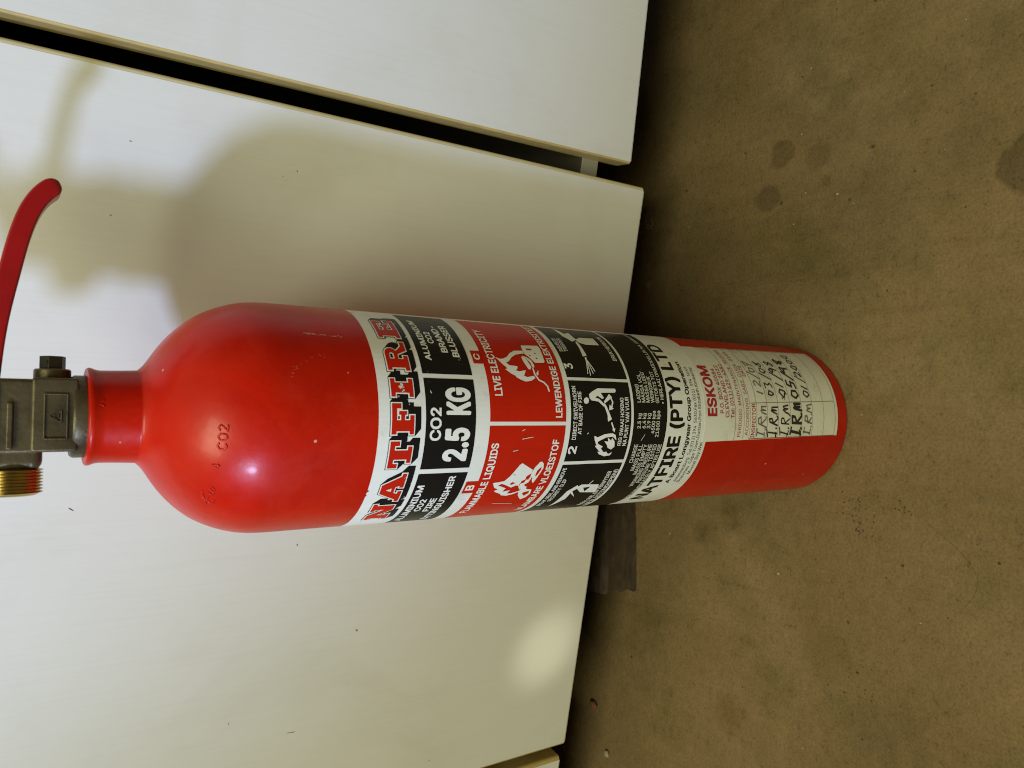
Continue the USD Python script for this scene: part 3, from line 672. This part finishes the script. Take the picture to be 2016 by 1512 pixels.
def pen(s, x0, x1, z0, h, w, mat, seed, slant=0.25):
    g = np.random.default_rng(seed)
    out, x = [], 0.0
    width = sum({'.': 3, 'I': 8, '/': 7}.get(c, 10) for c in s)
    k = (x1 - x0) / width
    for c in s:
        adv = {'.': 3, 'I': 8, '/': 7}.get(c, 10)
        for st in GLY[c]:
            pts = np.array(st, float) + g.normal(0, 0.75, (len(st), 2))
            pts[:, 0] += slant * pts[:, 1] * 0.4
            px = x0 + (x + pts[:, 0] * 0.95) * k
            pz = (z0 + pts[:, 1] / 16 * h + g.normal() * 0.004) / DEG
            out.append(LineString(np.stack([px, pz], 1)).buffer(w * g.uniform(0.85, 1.15)))
        x += adv
    obj('pen_writing', wrap(affinity.scale(unary_union(out), 1, DEG, origin=(0, 0)), S2), mat, sticker)


pen('I.R.M', -12.5, 8.8, 1.71, 0.150, 0.45, 'pen_grey', 1)
pen('12/07', 16, 44, 1.72, 0.140, 0.42, 'pen_grey', 2)
pen('I.R.M', -12.5, 9.0, 1.50, 0.160, 0.55, 'pen_black', 3)
pen('03/08', 14.5, 45, 1.52, 0.135, 0.45, 'pen_black', 4)
pen('I.R.M', -12.0, 9.8, 1.27, 0.165, 0.52, 'pen_black', 5)
pen('01/98', 15, 46, 1.29, 0.150, 0.55, 'pen_black', 6)
pen('I.R.M', -12.0, 11.8, 1.03, 0.190, 0.85, 'pen_black', 7)
pen('05/98', 14.5, 49, 1.05, 0.165, 0.82, 'pen_black', 8)
pen('I.R.M', -11.5, 11.0, 0.82, 0.150, 0.48, 'pen_grey', 9)
pen('01/2000', 15, 55, 0.83, 0.135, 0.48, 'pen_black', 10)


def splodge(x, z, r, seed):
    g = np.random.default_rng(seed); an = np.linspace(0, 2 * np.pi, 12)[:-1]; rr = r * g.uniform(0.5, 1.2, 11)
    return Polygon(np.stack([x + rr * np.cos(an), z + rr * np.sin(an) * DEG], 1)).buffer(0)


obj('brown_smudge', wrap(unary_union([splodge(4.5, 1.345, 1.3, 1), splodge(5.8, 1.33, 0.8, 2), splodge(13.8, 1.37, 0.8, 4), splodge(12.8, 1.33, 0.5, 5)]), S2), 'pen_brown', sticker)
for h_ in (hline(-14.0, 1.99, -12.6, 0.25, .12), hline(55.4, 2.5, 59.3, 0.29, .2)):
    obj('sticker_border', wrap(h_, S1), 'ink_red', sticker)


# --- stamping pressed into the shoulder
def stamp(s, az, z, height, spread, mat='red_paint', name='stamped_mark'):
    v, f = text_tri(s, False)
    keep = np.unique(f); v = v - [v[keep, 0].min(), 0]
    wid = v[keep, 0].max()
    P = []
    edge = 1e-3
    for x, y in v:
        zz = z + y * height * 0.62          # up the slope of the dome
        rr = float(radius(np.array(zz)))
        a = math.radians(az + (x / wid - 0.5) * spread)
        dr = (float(radius(np.array(zz + edge))) - float(radius(np.array(zz - edge)))) / (2 * edge)
        nn = np.array([math.sin(a), -math.cos(a), -dr]); nn /= np.linalg.norm(nn)
        P.append((np.array([rr * math.sin(a), -rr * math.cos(a), zz]) + nn * 0.0055) * R)
    P = np.array(P)
    used, inv = np.unique(f, return_inverse=True)
    T = trimesh.Trimesh(P[used], inv.reshape(-1, 3), process=False)
    return T


def raised_strokes(strokes, w, h, name):
    """Small ridges of paint along strokes given as (degrees, height) points on the shoulder."""
    ms = []
    for st in strokes:
        pts = []
        for (a0, z0), (a1, z1) in zip(st[:-1], st[1:]):
            for k in np.linspace(0, 1, 6)[: None if (a1, z1) == st[-1] else -1]:
                a, z = math.radians(a0 + (a1 - a0) * k), z0 + (z1 - z0) * k
                r = float(radius(np.array(z)))
                pts.append(np.array([r * math.sin(a), -r * math.cos(a), z]) * R)
        ms.append(tube(pts, w * R, 6))
    return obj(name, join(ms), 'red_paint', body, smooth=True)


def tube(pts, r, n=8, close=True):
    pts = np.array(pts, float)
    r = np.broadcast_to(r, len(pts))
    tg = np.gradient(pts, axis=0); tg /= np.linalg.norm(tg, axis=1, keepdims=True) + 1e-12
    ref = np.array([0.12, 0.31, 0.94])
    u = np.cross(tg, ref); u /= np.linalg.norm(u, axis=1, keepdims=True) + 1e-12
    w = np.cross(tg, u)
    a = np.linspace(0, 2 * np.pi, n, endpoint=False)
    V = (pts[:, None] + r[:, None, None] * (np.cos(a)[None, :, None] * u[:, None] + np.sin(a)[None, :, None] * w[:, None])).reshape(-1, 3)
    k, j = np.meshgrid(np.arange(len(pts) - 1), np.arange(n), indexing='ij')
    A, B = k * n + j, k * n + (j + 1) % n
    q = np.stack([A, A + n, B + n, B], -1).reshape(-1, 4)
    F = [q[:, [0, 1, 2]], q[:, [0, 2, 3]]]
    V = np.vstack([V, pts[0], pts[-1]]); c0, c1 = len(V) - 2, len(V) - 1
    j = np.arange(n); e = (len(pts) - 1) * n
    F += [np.stack([np.full(n, c0), j, (j + 1) % n], 1), np.stack([np.full(n, c1), e + (j + 1) % n, e + j], 1)]
    return trimesh.Trimesh(V, np.vstack(F), process=False)


def glyph(ch, az, z, w, h, slant=0):
    cell = {'C': [[(8, 13), (4, 16), (0, 12), (0, 4), (4, 0), (8, 3)]], 'O': [[(4, 16), (0, 12), (0, 4), (4, 0), (8, 4), (8, 12), (4, 16)]], '2': [[(0, 12), (4, 16), (8, 12), (0, 0), (8, 0)]],
            '4': [[(5, 0), (5, 16), (0, 5), (8, 5)]], 'E': [[(8, 16), (0, 15), (0, 1), (8, 0)], [(0, 8), (6, 8)]], 'L': [[(0, 16), (0, 0), (9, 2)]], 'U': [[(0, 14), (2, 2), (8, 1), (9, 12)]]}[ch]
    return [[(az + (x / 8) * w + slant * y / 16, z + y / 16 * h) for x, y in st] for st in cell]


st = []
for i, ch in enumerate('CO2'):
    st += glyph(ch, -16.2 + i * 4.6, 7.835, 3.2, 0.062)
st += glyph('4', -26.6, 7.865, 2.4, 0.05)
raised_strokes(st, 0.0085, 0, 'stamped_mark')
raised_strokes(glyph('E', -51, 7.86, 4, 0.085, 3) + glyph('U', -45, 7.87, 3.0, 0.05, 2) + [[(-52, 7.90), (-44, 7.95)], [(-40, 7.87), (-38.5, 7.90)]], 0.008, 0, 'scribed_mark')
raised_strokes([[(16.5, 8.655), (12.5, 8.60)], [(16.5, 8.655), (19.5, 8.60)]], 0.006, 0, 'stamped_mark')

def on_body(polys, off):
    V, F, k = [], [], 0
    for g in polys:
        for q in getattr(g, 'geoms', [g]):
            if q.area < 1e-6:
                continue
            v, f = trimesh.creation.triangulate_polygon(q, engine='earcut')
            V.append(np.asarray(v)); F.append(np.asarray(f)[:, ::-1] + k); k += len(v)
    v, f = np.vstack(V), np.vstack(F)
    z = v[:, 1] * DEG; a = np.radians(v[:, 0]); r = radius(z) + off / R
    P = np.stack([r * np.sin(a), -r * np.cos(a), z], 1) * R
    fn = np.cross(P[f[:, 1]] - P[f[:, 0]], P[f[:, 2]] - P[f[:, 0]]); c = P[f].mean(1)
    flip = (fn[:, 0] * c[:, 0] + fn[:, 1] * c[:, 1]) < 0
    f[flip] = f[flip][:, ::-1]
    return trimesh.Trimesh(P, f, process=False)


def scuff_and_glint(pts, w, n, seed, spread=0.5):
    """Short broken marks strewn along a line of (degrees, height) points."""
    g_ = np.random.default_rng(seed); out = []
    line = LineString([(x, z / DEG) for x, z in pts])
    for _ in range(n):
        p = line.interpolate(g_.random(), normalized=True)
        an = np.linspace(0, 2 * np.pi, 8)[:-1]; rr = w * g_.uniform(0.2, 1.0, 7)
        q_ = np.stack([p.x + g_.normal() * spread + rr * np.cos(an) * 0.8, p.y + g_.normal() * spread + rr * np.sin(an) * g_.uniform(0.8, 2.4)], 1)
        out.append(Polygon(q_).buffer(0))
    return unary_union(out)


obj('scuff_and_glint', on_body([scuff_and_glint([(43.0, 7.22), (42.3, 7.02), (42.2, 6.90)], 0.55, 26, 1, 0.3)], 0.00006), 'chip_and_glint_pale', body, kind='stuff')  # painted highlight: pale flecks for the reflected streak on the right shoulder
obj('scuff_and_glint', on_body([scuff_and_glint([(17.4, 7.38), (22, 7.36), (28.6, 7.18), (29.5, 7.08)], 0.35, 22, 2, 0.5)], 0.00006), 'scuff_pink', body, kind='stuff')
obj('scuff_and_glint', on_body([scuff_and_glint([(-45, 7.0), (10, 7.1), (35, 6.9)], 0.13, 16, 3, 5)], 0.00006), 'scuff_pink', body, kind='stuff')
obj('scuff_and_glint', on_body([scuff_and_glint([(-50, 0.6), (-20, 1.2), (-45, 2.4)], 0.18, 14, 4, 4)], 0.00006), 'scuff_pink', body, kind='stuff')
obj('chip', on_body([scuff_and_glint([(-70, 0.05), (-30, 0.045), (20, 0.05), (70, 0.05)], 0.30, 30, 7, 0.8)], 0.00006), 'chip_and_glint_pale', body, kind='stuff')
obj('chip', on_body([scuff_and_glint([(-75, 7.6), (-60, 7.95), (-80, 7.9)], 0.35, 9, 5, 3), scuff_and_glint([(70, 7.9), (60, 8.1)], 0.3, 7, 6, 3)], 0.00006), 'hole_black', body, kind='stuff')


def door_mark(s, z, length, width, ang, seed, mat='mark_olive'):
    g_ = np.random.default_rng(seed)
    an = np.linspace(0, 2 * np.pi, 15)[:-1]
    x, y = length * np.cos(an) * g_.uniform(0.6, 1.1, 14), width * np.sin(an) * g_.uniform(0.5, 1.1, 14)
    x, y = x * 0.7, y * 0.7
    c_, s_ = math.cos(ang), math.sin(ang)
    p = Polygon(np.stack([s + x * c_ - y * s_, z + x * s_ + y * c_], 1)).buffer(0)
    v, f = trimesh.creation.triangulate_polygon(p, engine='earcut')
    v = np.asarray(v)
    P = (dn * (1.734 - 0.003) + v[:, :1] * dt + v[:, 1:] * dz) * R
    f = np.asarray(f)
    if np.dot(np.cross(P[f[0][1]] - P[f[0][0]], P[f[0][2]] - P[f[0][0]]), dn) > 0:
        f = f[:, ::-1]
    obj('mark', trimesh.Trimesh(P, f, process=False), mat, mid_door)


for k_, (s_, z_, l_, w_, a_) in enumerate([(-1.326, 8.611, 0.045, 0.010, 0.9), (-4.042, 6.905, 0.014, 0.012, 0), (-4.341, 6.142, 0.10, 0.006, 1.5), (-1.919, 6.278, 0.016, 0.012, 0.3),
                                           (-5.269, 4.115, 0.016, 0.012, 0), (2.318, 6.648, 0.013, 0.010, 0.4), (2.238, 6.795, 0.010, 0.008, 0), (2.307, 8.264, 0.020, 0.007, 1.4), (1.589, 8.399, 0.013, 0.010, 0.5)]):
    door_mark(s_, z_, l_, w_, a_, 50 + k_)

# ------------------------------------------------------------------ valve
def rounded(x0, x1, y0, y1, z0, z1, r):
    import manifold3d as m3
    s = m3.Manifold.sphere(r, 16)
    pts = [s.translate([x, y, z]) for x in (x0 + r, x1 - r) for y in (y0 + r, y1 - r) for z in (z0 + r, z1 - r)]
    h = m3.Manifold.batch_hull(pts).to_mesh()
    return trimesh.Trimesh(np.array(h.vert_properties[:, :3]), np.array(h.tri_verts), process=False)


def sc(m):
    m = m.copy(); m.apply_scale(R); return m


valve = obj('valve_body', join([
    lathe([(0.0, 8.66), (0.30, 8.66), (0.318, 8.70), (0.318, 8.775), (0.305, 8.795), (0.27, 8.80), (0.0, 8.80)], 96),
    rounded(-0.262, 0.285, -0.25, 0.25, 8.76, 9.06, 0.022),
    rounded(-0.275, 0.275, -0.215, 0.215, 9.00, 9.62, 0.035),
    rounded(-0.40, 0.0, -0.17, 0.17, 8.975, 9.35, 0.07)]), 'valve_metal', ext, smooth=40)
v0 = np.array(stage.GetPrimAtPath(valve.GetPath()).GetAttribute('points').Get())
UsdGeom.Mesh(valve).GetPointsAttr().Set([Gf.Vec3f(*map(float, p * R)) for p in v0])


def sobj(name, m, mat, parent, smooth=40, **k):
    return obj(name, sc(m), mat, parent, smooth=smooth, **k)


# raised frame and mark on the front of the block
fr = [rounded(-0.17, 0.17, -0.262, -0.24, 8.826, 8.838, 0.005), rounded(-0.17, 0.17, -0.262, -0.24, 8.972, 8.984, 0.005),
      rounded(-0.17, -0.158, -0.262, -0.24, 8.826, 8.984, 0.005), rounded(0.158, 0.17, -0.262, -0.24, 8.826, 8.984, 0.005)]
sobj('raised_frame', join(fr), 'valve_metal', valve)
tri = [tube([np.array([x, -0.252, z]) for x, z in ((-0.045, 8.870), (0.045, 8.870), (0.0, 8.945), (-0.045, 8.870))], 0.007, 6),
       tube([np.array([x, -0.252, z]) for x, z in ((0.012, 8.888), (-0.008, 8.885), (-0.015, 8.900), (-0.004, 8.914), (0.012, 8.910))], 0.005, 6)]
sobj('cast_mark', join(tri), 'valve_metal', valve)
sobj('raised_rib', join([rounded(-0.24, 0.10, -0.245, -0.20, 9.17, 9.21, 0.012), rounded(-0.10, 0.24, -0.232, -0.20, 9.26, 9.60, 0.012)]), 'valve_metal', valve)


def along_x(m, x, y, z):
    m = m.copy(); m.apply_transform(trimesh.transformations.rotation_matrix(math.pi / 2, [0, 1, 0])); m.apply_translation([x, y, z]); return m


# relief plug on the right: boss, six-sided head with a hole
boss = along_x(lathe([(0, -0.14), (0.125, -0.14), (0.125, 0.045), (0.115, 0.055), (0, 0.055)], 48), 0.305, 0, 8.92)
sobj('plug_boss', boss, 'valve_metal', valve)
hexp = Polygon([(0.083 * math.cos(a), 0.083 * math.sin(a)) for a in np.radians(np.arange(0, 360, 60) + 10)]).buffer(0.006)
hm = trimesh.creation.extrude_polygon(hexp, 0.095, engine='earcut')
plug = sobj('relief_plug', along_x(hm, 0.362, 0, 8.92), 'valve_dark', ext, smooth=20)
hole = trimesh.creation.cylinder(0.017, 0.008, sections=20)
hole.apply_transform(trimesh.transformations.rotation_matrix(math.pi / 2, [1, 0, 0])); hole.apply_translation([0.41, -0.0785, 8.952])
sobj('plug_hole', hole, 'hole_black', plug)

# threaded outlet on the left: a screw thread as a stack of ridges
tz, ty, tr = 9.165, 0.0, 0.205
pr = [(0.0, 0.0), (tr - 0.03, 0.0)]
px = 0.0
for i in range(8):
    pr += [(tr - 0.022, px + 0.004), (tr, px + 0.011), (tr, px + 0.015), (tr - 0.022, px + 0.022)]
    px += 0.0235
pr += [(tr - 0.03, px + 0.005), (tr - 0.045, px + 0.012), (0.13, px + 0.012), (0.12, px - 0.05), (0, px - 0.05)]
th = lathe(pr, 96)
th.apply_transform(trimesh.transformations.rotation_matrix(-math.pi / 2, [0, 1, 0])); th.apply_translation([-0.385, ty, tz])
sobj('outlet_thread', th, 'thread_brass', ext, smooth=50)

# carrying lever, a strap of square section bent down at its end, and the squeeze lever above it
def strap(pts, half_y, half_z, r):
    pts = np.array(pts, float)
    # spline
    from scipy.interpolate import CubicSpline
    s = np.concatenate([[0], np.cumsum(np.linalg.norm(np.diff(pts, axis=0), axis=1))])
    cs = CubicSpline(s, pts); q = cs(s[-1] * (1 - (1 - np.linspace(0, 1, 70)) ** 1.5)); tg = np.gradient(q, axis=0); tg /= np.linalg.norm(tg, axis=1, keepdims=True)
    sec = np.array(box(-half_y, -half_z, half_y, half_z).buffer(-r).buffer(r, quad_segs=4).exterior.coords)[:-1]
    nrm = np.stack([-tg[:, 1], tg[:, 0]], 1)            # in the x-z plane
    n = len(sec); V = []
    L_ = s[-1] * (1 - (1 - np.linspace(0, 1, 70)) ** 1.5)
    for c, nn, l_ in zip(q, nrm, L_):
        k_ = math.sqrt(max(0.0, 1 - max(0.0, 1 - (s[-1] - l_) / (half_z * 1.1)) ** 2)) * 0.85 + 0.15
        V.append(np.stack([c[0] + sec[:, 1] * k_ * nn[0], sec[:, 0] * (0.6 + 0.4 * k_), c[1] + sec[:, 1] * k_ * nn[1]], 1))
    V = np.vstack(V); K = len(q)
    k, j = np.meshgrid(np.arange(K - 1), np.arange(n), indexing='ij')
    A, B = k * n + j, k * n + (j + 1) % n
    qd = np.stack([A, B, B + n, A + n], -1).reshape(-1, 4)
    F = [qd[:, [0, 1, 2]], qd[:, [0, 2, 3]]]
    for base, flip in ((0, False), ((K - 1) * n, True)):
        c = len(V); V = np.vstack([V, V[base:base + n].mean(0)])
        j = np.arange(n); tri_ = np.stack([np.full(n, c), base + (j + 1) % n, base + j], 1)
        F.append(tri_[:, ::-1] if flip else tri_)
    m = trimesh.Trimesh(V, np.vstack(F), process=False); m.fix_normals(); return m


lev = strap([(0.10, 9.335), (0.32, 9.320), (0.70, 9.282), (1.10, 9.210), (1.42, 9.140), (1.60, 9.072), (1.72, 8.985), (1.775, 8.905)], 0.105, 0.072, 0.022)
sobj('carrying_lever', lev, 'lever_red', ext, smooth=50, label='red lever curving down at its end')
lev2 = strap([(-0.20, 9.66), (0.10, 9.70), (0.60, 9.86), (1.20, 10.02), (1.62, 10.05)], 0.115, 0.05, 0.02)
sobj('squeeze_lever', lev2, 'lever_red', ext, smooth=50)
pin = trimesh.creation.cylinder(0.045, 0.50, sections=24); pin.apply_transform(trimesh.transformations.rotation_matrix(math.pi / 2, [1, 0, 0])); pin.apply_translation([-0.08, 0, 9.55])
sobj('pivot_pin', pin, 'valve_dark', ext)

# ------------------------------------------------------------------ small litter on the floor
def pebble(x, y, r, seed, flat=0.7):
    m = trimesh.creation.icosphere(2, r * R)
    v = np.array(m.vertices)
    v *= (0.7 + 0.7 * meshkit.noise(v / (r * R) * 1.3 + seed * 7.3, seed))[:, None]
    v[:, 2] *= flat
    v[:, 2] -= v[:, 2].min() + 0.0002
    v[:, 0] += x * R; v[:, 1] += y * R
    return trimesh.Trimesh(v, m.faces, process=False)


def curl(x, y, r, seed, n=5):
    g = np.random.default_rng(seed); ms = []
    for i in range(n):
        a0, tt = g.uniform(0, 6.3), np.linspace(0, g.uniform(3, 6), 26)
        rr = r * (0.5 + 0.5 * g.random()) * (1 - 0.35 * tt / 6)
        cx, cy = g.normal(0, 0.03, 2)
        p = np.stack([x + cx + rr * np.cos(a0 + tt), y + cy + rr * np.sin(a0 + tt) * 0.8, 0.02 + 0.05 * np.abs(np.sin(tt * 1.3 + i))], 1) * R
        ms.append(tube(p, 0.00016, 5))
    return join(ms)


obj('lint', curl(3.36, 2.60, 0.15, 3, 6), 'lint_grey', smooth=True, label='pale curl of lint on the floor below the gap between the doors', cat='lint')
obj('lint', curl(2.26, 2.60, 0.06, 5, 5), 'lint_grey', smooth=True, label='tiny tuft of lint under the door just right of the extinguisher', cat='lint')


def grit(spots, mat, label):
    ms = [pebble(x, y, r, i + 1) for i, (x, y, r) in enumerate(spots)]
    obj('grit', join(ms), mat, smooth=False, kind='stuff', label=label, cat='grit')


g = np.random.default_rng(21)
sp = [(g.uniform(-5, 6.5), g.uniform(-3.4, 3.2), abs(g.normal(0, 0.007)) + 0.004) for _ in range(90)]
sp = [q for q in sp if math.hypot(q[0], q[1]) > 1.15]
for cx, cy, n, s in ((-1.2, -1.1, 70, 0.12), (-1.45, -1.15, 24, 0.06), (-1.1, -1.7, 14, 0.07), (-3.4, -1.15, 30, 0.13), (4.8, -0.4, 6, 0.02), (4.2, 0.2, 5, 0.03), (4.4, 0.9, 8, 0.1), (3.4, 1.5, 8, 0.12)):
    sp += [(cx + g.normal() * s, cy + g.normal() * s, abs(g.normal(0, 0.004)) + 0.003) for _ in range(n)]
grit(sp, 'grit_dark', 'dark specks of grit and dirt scattered over the concrete')
sp = [(g.uniform(-5, 6), g.uniform(-3.2, 3.2), g.uniform(0.006, 0.012)) for _ in range(26)] + [(3.0, -0.9, 0.018), (-2.2, 0.1, 0.022), (-1.9, 2.2, 0.015), (-1.3, 2.5, 0.014)]
grit([q for q in sp if math.hypot(q[0], q[1]) > 1.15], 'grit_pale', 'pale crumbs scattered over the concrete')
obj('pebble', pebble(-6.0, 3.75, 0.055, 31, 0.6), 'grit_pale', smooth=True, label='small pale pebble on the floor by the corner of the left door', cat='pebble')
obj('pebble', pebble(-5.25, 4.1, 0.08, 33, 0.6), 'grit_rust', smooth=True, label='small rust brown pebble in the dark under the cabinet', cat='pebble')
hair = tube(np.array([(-1.25 + 0.9 * -t, -2.0 - 0.55 * math.sin(2.3 * t), 0.012) for t in np.linspace(0, 1, 24)]) * R, 0.00006, 5)
obj('hair', hair, 'hair_brown', smooth=True, label='single curved hair lying on the concrete in front of the extinguisher', cat='hair')
